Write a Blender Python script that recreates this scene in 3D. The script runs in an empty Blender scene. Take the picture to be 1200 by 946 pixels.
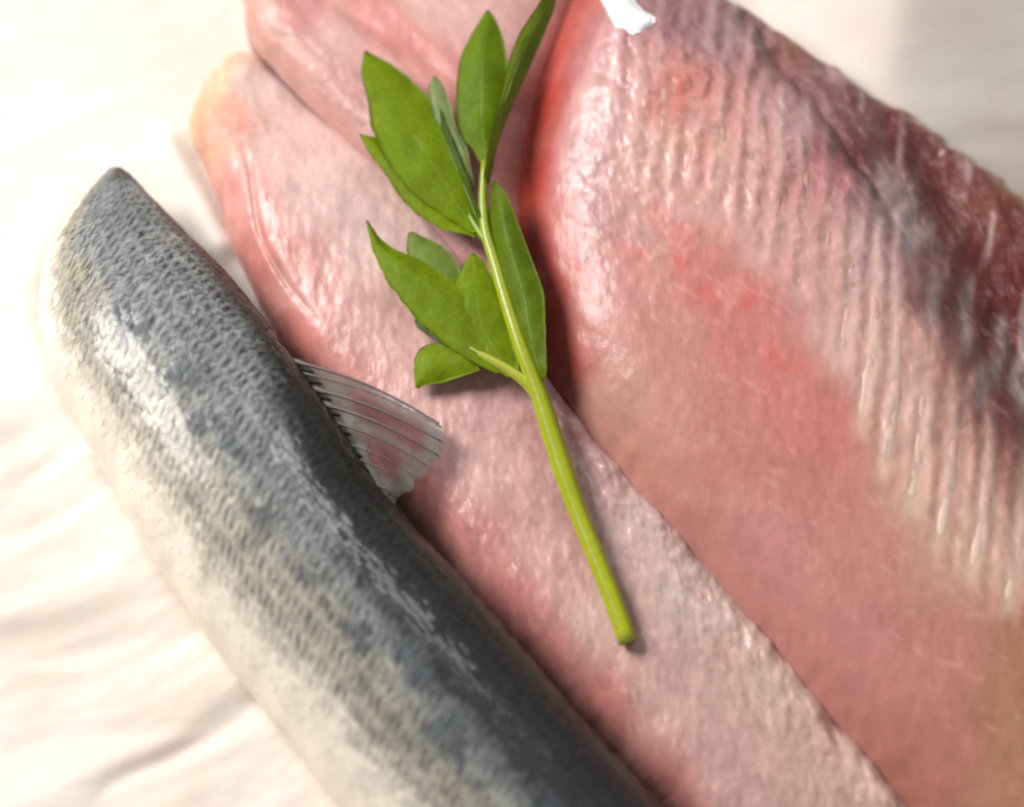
import bpy, math, random
import numpy as np
from mathutils import Vector, Matrix

# ------------------------------------------------------------------ camera, world, lamps, exposure
scene = bpy.context.scene
S = 0.000125                      # one plan unit = 0.125 mm
TILT = math.radians(20)           # camera leans back from straight down
DIST = 0.42
AIM = Vector((0, 0, 0.009))
FRAME_W = 0.150                   # width of the view at the aim point, metres
cam_d = bpy.data.cameras.new('camera')
cam = bpy.data.objects.new('camera', cam_d)
scene.collection.objects.link(cam)
cam.location = AIM + Vector((0, -math.sin(TILT) * DIST, math.cos(TILT) * DIST))
cam.rotation_euler = (TILT, 0, 0)
cam_d.sensor_width = 36
cam_d.lens = 36 * DIST / FRAME_W
cam_d.clip_start = 0.01
cam_d.clip_end = 20
cam_d.dof.use_dof = True
cam_d.dof.focus_distance = DIST - 0.002
cam_d.dof.aperture_fstop = 6.6
scene.camera = cam

world = bpy.data.worlds.new('World')
scene.world = world
world.use_nodes = True
bg = world.node_tree.nodes['Background']
bg.inputs[0].default_value = (0.97, 0.98, 1.0, 1)
bg.inputs[1].default_value = 0.24


def area(name, loc, target, size, power, color):
    d = bpy.data.lights.new(name, 'AREA')
    d.shape = 'DISK'
    d.size = size
    d.energy = power
    d.color = color
    o = bpy.data.objects.new(name, d)
    scene.collection.objects.link(o)
    o.location = loc
    o.rotation_euler = (Vector(target) - Vector(loc)).to_track_quat('-Z', 'Y').to_euler()
    return o


area('window_lamp', (-0.40, 0.20, 0.42), (0.0, 0.0, 0.0), 0.30, 5.3, (1.0, 0.975, 0.945))
area('back_window_lamp', (0.20, 0.40, 0.46), (0.0, 0.0, 0.0), 0.12, 0.5, (0.96, 0.98, 1.0))

scene.render.engine = 'CYCLES'
scene.cycles.use_denoising = True
scene.cycles.pixel_filter_type = 'GAUSSIAN'
scene.cycles.filter_width = 2.6
scene.cycles.max_bounces = 8
scene.view_settings.view_transform = 'Standard'
scene.view_settings.look = 'None'
scene.view_settings.exposure = 0.0
scene.view_settings.gamma = 1.0

# ------------------------------------------------------------------ helpers
rng = np.random.RandomState(7)
random.seed(7)
COL = scene.collection
_c, _s = math.cos(TILT), math.sin(TILT)
CAM = np.array(cam.location)


def plan(x, y, zref):
    """plan units (x right, y down, as measured) -> metres on the level plane z = zref plan units"""
    x = np.asarray(x, float); y = np.asarray(y, float)
    k = FRAME_W / 1200 / DIST
    dx = (x - 600) * k
    dv = -(y - 473) * k
    dirx = dx
    diry = dv * _c + _s
    dirz = dv * _s - _c
    t = (zref * S - CAM[2]) / dirz
    return CAM[0] + dirx * t, CAM[1] + diry * t


_tab = rng.rand(16, 256, 256)


def vnoise(x, y, seed=0):
    x = np.asarray(x, float); y = np.asarray(y, float)
    ix = np.floor(x).astype(int); iy = np.floor(y).astype(int)
    fx = x - ix; fy = y - iy
    fx = fx * fx * (3 - 2 * fx); fy = fy * fy * (3 - 2 * fy)
    T = _tab[seed % 16]
    a = T[ix % 256, iy % 256]; b = T[(ix + 1) % 256, iy % 256]
    c = T[ix % 256, (iy + 1) % 256]; d = T[(ix + 1) % 256, (iy + 1) % 256]
    return (a * (1 - fx) + b * fx) * (1 - fy) + (c * (1 - fx) + d * fx) * fy


def fbm(x, y, seed=0, octv=4):
    r = 0; amp = 1; tot = 0
    for o in range(octv):
        r = r + amp * vnoise(x * 2 ** o + 13.7 * o, y * 2 ** o + 7.1 * o, seed + o)
        tot += amp; amp *= 0.5
    return r / tot


def sstep(a, b, x):
    t = np.clip((x - a) / (b - a), 0, 1)
    return t * t * (3 - 2 * t)


def lin(c):
    c = np.asarray(c, float) / 255
    return np.where(c <= 0.04045, c / 12.92, ((c + 0.055) / 1.055) ** 2.4)


def catmull(pts, n):
    """resample a polyline of k-vectors as a Catmull-Rom curve with n points evenly along its length"""
    P = np.asarray(pts, float)
    P = np.vstack([2 * P[0] - P[1], P, 2 * P[-1] - P[-2]])
    out = []
    for i in range(1, len(P) - 2):
        t = np.linspace(0, 1, 24, endpoint=False)[:, None]
        p0, p1, p2, p3 = P[i - 1], P[i], P[i + 1], P[i + 2]
        out.append(0.5 * (2 * p1 + (p2 - p0) * t + (2 * p0 - 5 * p1 + 4 * p2 - p3) * t ** 2 + (3 * p1 - p0 - 3 * p2 + p3) * t ** 3))
    out.append(P[-2][None])
    Q = np.vstack(out)
    seg = np.linalg.norm(np.diff(Q, axis=0), axis=1)
    s = np.concatenate([[0], np.cumsum(seg)])
    u = np.linspace(0, s[-1], n)
    return np.stack([np.interp(u, s, Q[:, k]) for k in range(Q.shape[1])], 1)


def swatch(px, py, table, eps=26.0):
    """flesh colour with the light and shade on it, at plan points from a table of (x, y, (r, g, b)) samples"""
    num = np.zeros(px.shape + (3,)); den = np.zeros(px.shape)
    for x, y, c in table:
        w = 1.0 / ((px - x) ** 2 + (py - y) ** 2 + eps ** 2) ** 2.2
        num += w[..., None] * lin(c); den += w
    c = num / den[..., None]
    lum = c @ np.array([0.3, 0.6, 0.1])
    return (c * 0.89 + 0.11 * lum[..., None]) * 0.9


def make(name, verts, faces, mat, parent=None, colors=None, smooth=True, skin=None):
    me = bpy.data.meshes.new(name)
    me.from_pydata([tuple(v) for v in verts], [], faces)
    if smooth:
        me.polygons.foreach_set('use_smooth', [True] * len(me.polygons))
    if colors is not None:
        c = np.ones((len(verts), 4)); c[:, :3] = np.clip(colors, 0, 1)
        at = me.color_attributes.new('Col', 'FLOAT_COLOR', 'POINT')
        at.data.foreach_set('color', c.ravel())
    if skin is not None:
        c = np.ones((len(verts), 4)); c[:, :3] = skin
        at = me.color_attributes.new('Skin', 'FLOAT_COLOR', 'POINT')
        at.data.foreach_set('color', c.ravel())
    if mat:
        me.materials.append(mat)
    me.update()
    o = bpy.data.objects.new(name, me)
    COL.objects.link(o)
    if parent:
        o.parent = parent
    return o


def grid_faces(n, m, off=0, flip=False):
    i, j = np.meshgrid(np.arange(n - 1), np.arange(m - 1), indexing='ij')
    a = (i * m + j).ravel() + off
    f = np.stack([a, a + 1, a + m + 1, a + m], 1)
    if flip:
        f = f[:, ::-1]
    return f.tolist()


def tag(o, label, cat, group=None, kind=None):
    if label: o['label'] = label
    if cat: o['category'] = cat
    if group: o['group'] = group
    if kind: o['kind'] = kind


def empty(name, loc):
    o = bpy.data.objects.new(name, None)
    o.empty_display_size = 0.005
    o.location = loc
    COL.objects.link(o)
    return o


def adopt(o, parent):
    """parent without moving: meshes are written in world metres"""
    o.parent = parent
    o.matrix_parent_inverse = parent_inv[parent.name]


parent_inv = {}


def thing(name, x, y, label, cat):
    wx, wy = plan(x, y, 0)
    o = empty(name, (float(wx), float(wy), 0))
    parent_inv[o.name] = Matrix.Translation(-o.location)
    tag(o, label, cat)
    return o


def tube(path, radii, seg=8):
    """closed tapered tube along a path given in metres"""
    P = np.asarray(path, float); n = len(P)
    T = np.gradient(P, axis=0)
    T /= np.linalg.norm(T, axis=1)[:, None] + 1e-12
    up = np.array([0, 0, 1.0])
    V = []
    for i in range(n):
        a = np.cross(T[i], up); a /= np.linalg.norm(a) + 1e-9
        b = np.cross(a, T[i])
        for k in range(seg):
            th = 2 * math.pi * k / seg
            V.append(P[i] + radii[i] * (math.cos(th) * a + math.sin(th) * b))
    F = []
    for i in range(n - 1):
        for k in range(seg):
            k2 = (k + 1) % seg
            F.append((i * seg + k, i * seg + k2, (i + 1) * seg + k2, (i + 1) * seg + k))
    V.append(P[0]); V.append(P[-1])
    for k in range(seg):
        k2 = (k + 1) % seg
        F.append((n * seg, k2, k)); F.append((n * seg + 1, (n - 1) * seg + k, (n - 1) * seg + k2))
    return np.array(V), F


# ------------------------------------------------------------------ materials
def material(name):
    m = bpy.data.materials.new(name)
    m.use_nodes = True
    nt = m.node_tree
    return m, nt, nt.nodes['Principled BSDF']


def noise_node(nt, scale, detail=4, rough=0.6, vec=None):
    n = nt.nodes.new('ShaderNodeTexNoise')
    n.inputs['Scale'].default_value = scale
    n.inputs['Detail'].default_value = detail
    n.inputs['Roughness'].default_value = rough
    if vec: nt.links.new(vec, n.inputs['Vector'])
    return n


def ramp(nt, src, stops):
    r = nt.nodes.new('ShaderNodeValToRGB')
    e = r.color_ramp.elements
    e[0].position, e[0].color = stops[0][0], stops[0][1]
    e[1].position, e[1].color = stops[1][0], stops[1][1]
    for p, c in stops[2:]:
        k = e.new(p); k.color = c
    nt.links.new(src, r.inputs[0])
    return r


def g(v): return (v, v, v, 1)


def flesh_material(name, stretch=(1, 1, 1), rot=0.0, bump=0.35, rough=(0.28, 0.5), sss=0.25, fine=5200.0, mott=0.22):
    m, nt, b = material(name)
    at = nt.nodes.new('ShaderNodeAttribute'); at.attribute_name = 'Col'
    tc = nt.nodes.new('ShaderNodeNewGeometry')
    mp = nt.nodes.new('ShaderNodeMapping')
    mp.inputs['Scale'].default_value = stretch
    mp.inputs['Rotation'].default_value = (0, 0, rot)
    nt.links.new(tc.outputs['Position'], mp.inputs['Vector'])
    n1 = noise_node(nt, fine * 0.22, 5, 0.65, mp.outputs[0])
    n2 = noise_node(nt, fine * 0.10, 3, 0.6, mp.outputs[0])
    r1 = ramp(nt, n1.outputs[0], [(0.3, g(1 - mott)), (0.7, g(1 + mott))])
    mul = nt.nodes.new('ShaderNodeMix'); mul.data_type = 'RGBA'; mul.blend_type = 'MULTIPLY'
    mul.inputs['Factor'].default_value = 1.0
    nt.links.new(at.outputs['Color'], mul.inputs['A']); nt.links.new(r1.outputs[0], mul.inputs['B'])
    nt.links.new(mul.outputs['Result'], b.inputs['Base Color'])
    rr = ramp(nt, n2.outputs[0], [(0.3, g(rough[0])), (0.7, g(rough[1]))])
    nt.links.new(rr.outputs[0], b.inputs['Roughness'])
    bp = nt.nodes.new('ShaderNodeBump')
    bp.inputs['Strength'].default_value = bump
    bp.inputs['Distance'].default_value = 0.0006
    nt.links.new(n1.outputs[0], bp.inputs['Height'])
    nt.links.new(bp.outputs[0], b.inputs['Normal'])
    bc = nt.nodes.new('ShaderNodeBump')
    bc.inputs['Strength'].default_value = min(1.0, bump * 1.0)
    bc.inputs['Distance'].default_value = 0.0006
    nt.links.new(n1.outputs[0], bc.inputs['Height'])
    nt.links.new(bc.outputs[0], b.inputs['Coat Normal'])
    b.inputs['Subsurface Weight'].default_value = sss
    b.inputs['Subsurface Radius'].default_value = (1.0, 0.35, 0.25)
    b.inputs['Subsurface Scale'].default_value = 0.0016
    b.inputs['IOR'].default_value = 1.4
    b.inputs['Coat Weight'].default_value = 0.22
    b.inputs['Coat Roughness'].default_value = 0.13
    return m


M_LEFT = flesh_material('pale_flesh', (1.0, 0.62, 1), math.radians(-12), 0.2, (0.22, 0.42), 0.22, 5200, 0.10)
M_MID = flesh_material('pink_flesh', (1.0, 0.6, 1), math.radians(-40), 0.3, (0.3, 0.5), 0.25, 4200, 0.07)
M_RIGHT = flesh_material('red_flesh', (1.0, 0.5, 1), math.radians(-8), 0.17, (0.3, 0.52), 0.28, 4200, 0.06)

# rib bones / white strip
def plain(name, col, rough=0.4, sss=0.0, coat=0.0, spec=0.5):
    m, nt, b = material(name)
    n = noise_node(nt, 900, 4)
    geo = nt.nodes.new('ShaderNodeNewGeometry')
    nt.links.new(geo.outputs['Position'], n.inputs['Vector'])
    c = np.array(lin(col))
    r = ramp(nt, n.outputs[0], [(0.3, (*(c * 0.85), 1)), (0.7, (*np.minimum(c * 1.12, 1), 1))])
    nt.links.new(r.outputs[0], b.inputs['Base Color'])
    b.inputs['Roughness'].default_value = rough
    b.inputs['Subsurface Weight'].default_value = sss
    b.inputs['Subsurface Radius'].default_value = (1, 0.6, 0.45)
    b.inputs['Subsurface Scale'].default_value = 0.001
    b.inputs['Coat Weight'].default_value = coat
    b.inputs['Specular IOR Level'].default_value = spec
    return m


def attr_mat(name, rough=0.4, coat=0.0, metallic=0.0, sss=0.0, trans=0.0, bump=0.0, bscale=900.0, mott=0.08):
    m, nt, b = material(name)
    at = nt.nodes.new('ShaderNodeAttribute'); at.attribute_name = 'Col'
    geo = nt.nodes.new('ShaderNodeNewGeometry')
    n = noise_node(nt, bscale, 4, 0.6, geo.outputs['Position'])
    r = ramp(nt, n.outputs[0], [(0.3, g(1 - mott)), (0.7, g(1 + mott))])
    mul = nt.nodes.new('ShaderNodeMix'); mul.data_type = 'RGBA'; mul.blend_type = 'MULTIPLY'
    mul.inputs['Factor'].default_value = 1.0
    nt.links.new(at.outputs['Color'], mul.inputs['A']); nt.links.new(r.outputs[0], mul.inputs['B'])
    nt.links.new(mul.outputs['Result'], b.inputs['Base Color'])
    b.inputs['Roughness'].default_value = rough
    b.inputs['Coat Weight'].default_value = coat
    b.inputs['Coat Roughness'].default_value = 0.13
    b.inputs['Metallic'].default_value = metallic
    b.inputs['Subsurface Weight'].default_value = sss
    b.inputs['Subsurface Radius'].default_value = (1, 0.6, 0.45)
    b.inputs['Subsurface Scale'].default_value = 0.001
    if bump:
        bp = nt.nodes.new('ShaderNodeBump')
        bp.inputs['Strength'].default_value = bump
        bp.inputs['Distance'].default_value = 0.0004
        nt.links.new(n.outputs[0], bp.inputs['Height']); nt.links.new(bp.outputs[0], b.inputs['Normal'])
    if trans:
        out = nt.nodes['Material Output']
        tr = nt.nodes.new('ShaderNodeBsdfTranslucent')
        nt.links.new(mul.outputs['Result'], tr.inputs['Color'])
        mx = nt.nodes.new('ShaderNodeMixShader'); mx.inputs[0].default_value = trans
        nt.links.new(b.outputs[0], mx.inputs[1]); nt.links.new(tr.outputs[0], mx.inputs[2])
        nt.links.new(mx.outputs[0], out.inputs['Surface'])
    return m


M_RIB = attr_mat('rib_bone', 0.55, 0.0, 0, 0.3, 0, 0.1, 1400)
M_WHITE = plain('glossy_white', (250, 248, 246), 0.2, 0.2, 0.6)
M_SKIN = attr_mat('fish_skin', 0.38, 0.3, 0.15, 0, 0, 0.15, 1500)
M_SCALE = attr_mat('fish_scales', 0.5, 0.32, 0.1, 0, 0, 0.1, 1500)
M_LEAF = attr_mat('parsley_leaf', 0.55, 0.0, 0, 0, 0.42, 0.25, 1300, 0.12)
M_LEAF.node_tree.nodes['Principled BSDF'].inputs['Specular IOR Level'].default_value = 0.25
M_STEM = attr_mat('parsley_stem', 0.35, 0.15, 0, 0.15, 0, 0.1, 900, 0.08)


def pigment_rows(m):
    """rows of short dark pigment dashes across the body, laid out in the skin's own coordinates
    (attribute Skin: distance along the body / 1000, degrees round the body / 180, strength)"""
    nt = m.node_tree
    b = nt.nodes['Principled BSDF']
    at = nt.nodes.new('ShaderNodeAttribute'); at.attribute_name = 'Skin'
    sep = nt.nodes.new('ShaderNodeSeparateXYZ'); nt.links.new(at.outputs['Vector'], sep.inputs[0])
    def mth(op, a, b_=None, c_=None):
        n = nt.nodes.new('ShaderNodeMath'); n.operation = op
        for k, v in enumerate((a, b_, c_)):
            if v is None: continue
            if isinstance(v, (int, float)): n.inputs[k].default_value = v
            else: nt.links.new(v, n.inputs[k])
        return n.outputs[0]
    A = mth('MULTIPLY', sep.outputs[0], 1000.0); D = mth('MULTIPLY', sep.outputs[1], 180.0)
    sh = mth('SUBTRACT', A, mth('MULTIPLY', mth('MULTIPLY', D, D), 0.007))
    def nz(sx, sy, off):
        v = nt.nodes.new('ShaderNodeCombineXYZ')
        nt.links.new(mth('DIVIDE', sh, sx), v.inputs[0]); nt.links.new(mth('DIVIDE', D, sy), v.inputs[1]); v.inputs[2].default_value = off
        n = noise_node(nt, 1.0, 1.5, 0.5, v.outputs[0])
        return n.outputs[0]
    cd = mth('ADD', mth('DIVIDE', D, 10.5), mth('MULTIPLY', nz(40.0, 14.0, 3.0), 0.5))
    stag = mth('MULTIPLY', mth('FRACT', mth('MULTIPLY', mth('FLOOR', cd), 0.5)), 1.0)
    colw = mth('POWER', mth('SINE', mth('MULTIPLY', mth('FRACT', cd), math.pi)), 0.7)
    ph = mth('ADD', mth('ADD', mth('DIVIDE', sh, 11.5), stag), mth('MULTIPLY', nz(30.0, 14.0, 0.0), 0.7))
    sn = mth('ADD', mth('MULTIPLY', mth('SINE', mth('MULTIPLY', ph, 2 * math.pi)), 0.5), 0.5)
    mr = nt.nodes.new('ShaderNodeMapRange'); mr.inputs['From Min'].default_value = 0.36; mr.inputs['From Max'].default_value = 0.6
    nt.links.new(nz(9.0, 6.0, 7.3), mr.inputs['Value'])
    d = mth('MULTIPLY', mth('MULTIPLY', mth('POWER', sn, 1.2), colw), mth('MULTIPLY', mth('ADD', mth('MULTIPLY', mr.outputs[0], 0.5), 0.5), sep.outputs[2]))
    f = mth('SUBTRACT', mth('ADD', mth('MULTIPLY', sep.outputs[2], 0.36), 1.0), mth('MULTIPLY', d, 1.22))
    src = b.inputs['Base Color'].links[0].from_socket
    mul = nt.nodes.new('ShaderNodeMix'); mul.data_type = 'RGBA'; mul.blend_type = 'MULTIPLY'
    mul.inputs['Factor'].default_value = 1.0
    nt.links.new(src, mul.inputs['A'])
    cb = nt.nodes.new('ShaderNodeCombineXYZ')
    for k in range(3): nt.links.new(f, cb.inputs[k])
    nt.links.new(cb.outputs[0], mul.inputs['B'])
    nt.links.new(mul.outputs['Result'], b.inputs['Base Color'])


def skin_attr(al, phi):
    deg = np.degrees(phi)
    w = (1 - sstep(112, 142, deg)) * (1.0 - 0.22 * np.exp(-((deg - 85) / 18) ** 2))
    return np.stack([al / 1000, deg / 180, w], -1)


pigment_rows(M_SKIN); pigment_rows(M_SCALE)

m, nt, b = material('fin_membrane')
at = nt.nodes.new('ShaderNodeAttribute'); at.attribute_name = 'Col'
nt.links.new(at.outputs['Color'], b.inputs['Base Color'])
geo = nt.nodes.new('ShaderNodeNewGeometry')
n = noise_node(nt, 500, 4, 0.6, geo.outputs['Position'])
r = ramp(nt, n.outputs[0], [(0.36, g(0.55)), (0.62, g(0.9))])
nt.links.new(r.outputs[0], b.inputs['Alpha'])
b.inputs['Roughness'].default_value = 0.25
b.inputs['Coat Weight'].default_value = 0.4
M_FIN = m

m, nt, b = material('cream_paper')
geo = nt.nodes.new('ShaderNodeNewGeometry')
n = noise_node(nt, 35, 5, 0.55, geo.outputs['Position'])
r = ramp(nt, n.outputs[0], [(0.3, (0.76, 0.63, 0.53, 1)), (0.62, (0.81, 0.742, 0.665, 1))])
nt.links.new(r.outputs[0], b.inputs['Base Color'])
b.inputs['Roughness'].default_value = 0.7
b.inputs['Specular IOR Level'].default_value = 0.2
b.inputs['Subsurface Weight'].default_value = 0.15
b.inputs['Subsurface Scale'].default_value = 0.002
n2 = noise_node(nt, 700, 4, 0.6, geo.outputs['Position'])
bp = nt.nodes.new('ShaderNodeBump')
bp.inputs['Strength'].default_value = 0.12; bp.inputs['Distance'].default_value = 0.0005
nt.links.new(n2.outputs[0], bp.inputs['Height']); nt.links.new(bp.outputs[0], b.inputs['Normal'])
M_PAPER = m

# ------------------------------------------------------------------ the paper everything lies on
def paper_height(x, y):
    a = math.radians(-20)
    u = x * math.cos(a) + y * math.sin(a)
    v = -x * math.sin(a) + y * math.cos(a)
    w = 30 * (fbm(x / 160, y / 160, 3, 2) - 0.5)
    folds = 24 * np.abs(fbm(u / 420, (v + w) / 105, 1, 3) - 0.5) * 2
    small = 3.2 * (1 - np.abs(2 * fbm(u / 150, (v + w) / 34, 5, 4) - 1)) ** 3
    z = -16 + folds * 1.0 + small
    amp = 0.35 + 0.65 * sstep(330, 560, y - 0.15 * x)
    z = -12 + (z + 12) * amp
    # big fold of the sheet beyond the fillets: up to a soft crest, then away
    d = x + 0.12 * y - 1045
    far = sstep(640, 980, x) * sstep(560, 120, y - 0.3 * (x - 1000))
    crest = 26 * np.exp(-np.where(d < 0, (d / 120) ** 2, 0)) * (d < 0) + (d >= 0) * (26 - 0.52 * np.clip(d, 0, 400) ** 2 / (np.clip(d, 0, 400) + 45))
    z = z + far * crest
    q = np.full(x.shape, 1e9)
    for bx_, by_ in catmull([(78, 262), (40, 330), (48, 430), (112, 556), (170, 658), (234, 753), (334, 880), (434, 1008), (540, 1143)], 60):
        q = np.minimum(q, (x - bx_) ** 2 + (y - by_) ** 2)
    z = z + 26 * np.exp(-q / 34 ** 2)
    t_ = np.clip(((x - 196) * 62 + (y - 168) * 118) / (62.0 ** 2 + 118.0 ** 2), 0, 1)
    dd = (x - 196 - 62 * t_) ** 2 + (y - 168 - 118 * t_) ** 2
    z = z + 20 * np.exp(-dd / 17 ** 2)
    return z


gx = np.arange(-1300, 2501, 7.0); gy = np.arange(-1500, 2201, 7.0)
X, Y = np.meshgrid(gx, gy, indexing='ij')
Z = paper_height(X, Y)
wx, wy = plan(X, Y, 0)
V = np.stack([wx.ravel(), wy.ravel(), Z.ravel() * S], 1)
paper = make('paper', V, grid_faces(len(gx), len(gy), flip=True), M_PAPER)
tag(paper, None, None, kind='structure')


# ------------------------------------------------------------------ fillets
def fillet(name, pairs, n, mcount, height, colour, zref, mat, parent, jag=2.0, seed=0, zedge=None):
    P = catmull([(*a, *b) for a, b in pairs], n)
    s = np.linspace(0, 1, mcount)
    s = 0.35 * (0.5 - 0.5 * np.cos(s * math.pi)) + 0.65 * s
    L, R = P[:, :2], P[:, 2:]
    width = np.linalg.norm(R - L, axis=1)
    dirv = (R - L) / width[:, None]
    along = np.concatenate([[0], np.cumsum(np.linalg.norm(np.diff((L + R) / 2, axis=0), axis=1))])
    jl = min(jag, 1.6) * (fbm(along / 22, along * 0 + 3.1, seed, 4) - 0.5) * 4
    jr = jag * (fbm(along / 22, along * 0 + 9.7, seed + 3, 4) - 0.5) * 4
    px = L[:, None, 0] * (1 - s) + R[:, None, 0] * s
    py = L[:, None, 1] * (1 - s) + R[:, None, 1] * s
    jr = jr + 2.2 * jag * (fbm(along / 75, along * 0 + 5.3, seed + 5, 3) - 0.5) * (jag > 4)
    jj = jl[:, None] * np.exp(-(s * width[:, None] / 14) ** 2) + jr[:, None] * np.exp(-((1 - s) * width[:, None] / 22) ** 2)
    px = px + dirv[:, :1] * jj; py = py + dirv[:, 1:] * jj
    dl = s[None] * width[:, None]; dr = (1 - s[None]) * width[:, None]
    at = np.broadcast_to(along[:, None], px.shape)
    z = height(px, py, dl, dr, at, along[-1] - at)
    c = colour(px, py, dl, dr, at, z)
    zr_ = zref + (zedge - zref) * sstep(0.5, 1.0, s)[None] * np.ones_like(px) if zedge is not None else zref
    wx, wy = plan(px, py, zr_)
    top = np.stack([wx.ravel(), wy.ravel(), z.ravel() * S], 1)
    F = grid_faces(n, mcount, flip=True)
    # underside
    bot = []
    zb = -14.0
    bi = len(top)
    for i in range(n):
        bot.append((wx[i, 0], wy[i, 0], zb * S)); bot.append((wx[i, -1], wy[i, -1], zb * S))
    for i in range(n - 1):
        a, b2 = bi + 2 * i, bi + 2 * i + 1
        F.append((a, b2, b2 + 2, a + 2))
        F.append((i * mcount, a, a + 2, (i + 1) * mcount)[::-1])
        F.append((i * mcount + mcount - 1, (i + 1) * mcount + mcount - 1, b2 + 2, b2)[::-1])
    F.append(tuple([j for j in range(mcount)] + [bi + 1, bi])[::-1])
    e = (n - 1) * mcount
    F.append(tuple([e + j for j in range(mcount)] + [bi + 2 * n - 1, bi + 2 * n - 2]))
    V = np.vstack([top, np.array(bot)])
    C = np.vstack([c.reshape(-1, 3), np.repeat(c[:, [0, -1]].reshape(-1, 3), 1, axis=0)])
    o = make(name, V, F, mat, None, C)
    adopt(o, parent)
    return o


def dome(d, r):
    k = np.clip(d / r, 0, 1)
    return np.sqrt(np.clip(1 - (1 - k) ** 2, 0, 1))


def grain(x, y, cell, seed, ang=0.0, stretch=1.0):
    """rounded bumps, longer along 'ang'"""
    ca, sa = math.cos(ang), math.sin(ang)
    u = (x * ca + y * sa) / cell / stretch
    v = (-x * sa + y * ca) / cell
    return fbm(u, v, seed, 3) - 0.5


# --- left fillet
T_LEFT = [(300, 80, (222, 188, 182)), (262, 125, (222, 150, 132)), (245, 65, (228, 196, 158)), (228, 110, (226, 176, 132)),
          (238, 150, (220, 160, 130)), (275, 210, (218, 142, 132)), (320, 170, (224, 182, 175)), (298, 300, (208, 126, 116)),
          (370, 220, (222, 184, 176)), (360, 320, (218, 155, 145)), (340, 390, (205, 120, 112)), (430, 290, (221, 184, 176)),
          (400, 430, (214, 140, 130)), (430, 390, (216, 166, 156)), (520, 440, (218, 168, 160)), (560, 540, (216, 168, 160)),
          (500, 590, (205, 130, 122)), (640, 640, (212, 160, 152)), (540, 640, (204, 130, 124)), (590, 700, (196, 120, 112)),
          (640, 760, (192, 118, 110)), (700, 720, (214, 172, 160)), (780, 800, (208, 164, 154)), (750, 600, (210, 176, 166)),
          (690, 560, (206, 160, 154)), (650, 500, (196, 140, 134)), (820, 700, (212, 184, 172)), (850, 780, (208, 168, 156)),
          (910, 800, (214, 180, 164)), (960, 880, (210, 170, 154)), (850, 900, (206, 160, 152)), (700, 830, (190, 116, 108)),
          (780, 930, (188, 116, 106)), (1010, 920, (210, 172, 156)), (600, 480, (212, 160, 156)), (560, 400, (216, 172, 166))]


def h_left(x, y, dl, dr, a, b):
    env = dome(a, 60) * (0.42 + 0.58 * sstep(0, 260, a))
    z = -12 + (12 + 62 * dome(dl, 62)) * (0.62 + 0.38 * dome(dr, 30)) * env
    mid = np.exp(-((dl - 0.48 * (dl + dr)) / (0.35 * (dl + dr) + 1)) ** 2)
    z += 10 * mid * env
    fade = dome(dl, 50) * dome(dr, 10)
    soft = 1 - 0.45 * sstep(330, 120, y)
    z += fade * soft * (2.2 * grain(x, y, 16, 2, math.radians(80), 2.0) + 1.7 * grain(x, y, 6.0, 4, math.radians(85), 2.0))
    rough = sstep(110, 20, dr) * sstep(420, 560, y)
    z += rough * 6 * grain(x, y, 11, 6, math.radians(70), 1.8)
    z += 5 * (fbm(x / 70, y / 70, 8, 2) - 0.5) * fade
    z += 16 * (fbm(x / 34, y / 34, 10, 3) - 0.5) * sstep(60, 10, dr) * sstep(380, 480, y)
    # torn fibre lines near the left rim
    z -= 4 * np.exp(-((dl - 46 - 12 * np.sin(a / 60)) / 4) ** 2) * sstep(120, 200, a) * sstep(420, 300, a)
    return z


def c_left(x, y, dl, dr, a, z):
    c = swatch(x, y, T_LEFT)
    f = grain(x, y, 7, 5, math.radians(84), 3.0)
    k = grain(x, y, 18, 9, math.radians(78), 1.6)
    c = c * (1 + 0.35 * f + 0.30 * k)[..., None]
    pale = np.clip((fbm(x / 9, y / 14, 11, 3) - 0.60) * 5, 0, 1) * sstep(30, 70, dl)
    c = c + pale[..., None] * (lin((230, 190, 180)) - c) * 0.36
    gap = np.clip((fbm(x / 12, y / 16, 13, 3) - 0.62) * 6, 0, 1) * sstep(150, 40, dr) * sstep(430, 540, y)
    c = c + gap[..., None] * (lin((168, 120, 110)) - c) * 0.5
    return c


left = thing('fish_fillet', 600, 560, 'long narrow pale pink herring fillet lying right beside the whole silver fish', 'fish fillet')
fillet('flesh', [((278, 24), (292, 28)), ((250, 40), (322, 60)), ((224, 84), (358, 95)), ((216, 122), (384, 118)), ((232, 170), (425, 156)), ((250, 215), (462, 192)),
                 ((278, 290), (530, 270)), ((334, 395), (600, 365)), ((405, 487), (660, 455)), ((485, 595), (732, 540)), ((560, 690), (812, 628)),
                 ((660, 800), (892, 720)), ((745, 895), (972, 820)), ((810, 965), (1072, 940)), ((900, 1070), (1160, 1052))],
       440, 130, h_left, c_left, 70, M_LEFT, left, 1.6, 1)

# --- middle fillet
T_MID = [(300, 10, (205, 150, 134)), (320, 50, (206, 150, 136)), (400, 110, (212, 152, 144)), (470, 190, (205, 150, 145)), (400, 40, (224, 172, 164)),
         (350, 10, (214, 140, 136)), (430, 15, (216, 132, 124)), (470, 50, (216, 128, 120)), (520, 90, (218, 140, 132)), (560, 30, (228, 176, 168)),
         (600, 60, (226, 172, 166)), (500, 10, (228, 178, 168)), (450, 90, (226, 174, 166)), (520, 160, (222, 170, 162)), (560, 240, (214, 160, 152)),
         (500, 260, (214, 158, 150)), (600, 200, (206, 120, 110)), (620, 300, (190, 90, 80)), (560, 340, (210, 152, 146)), (630, 100, (214, 130, 122)), (640, 400, (170, 90, 80))]


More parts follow.
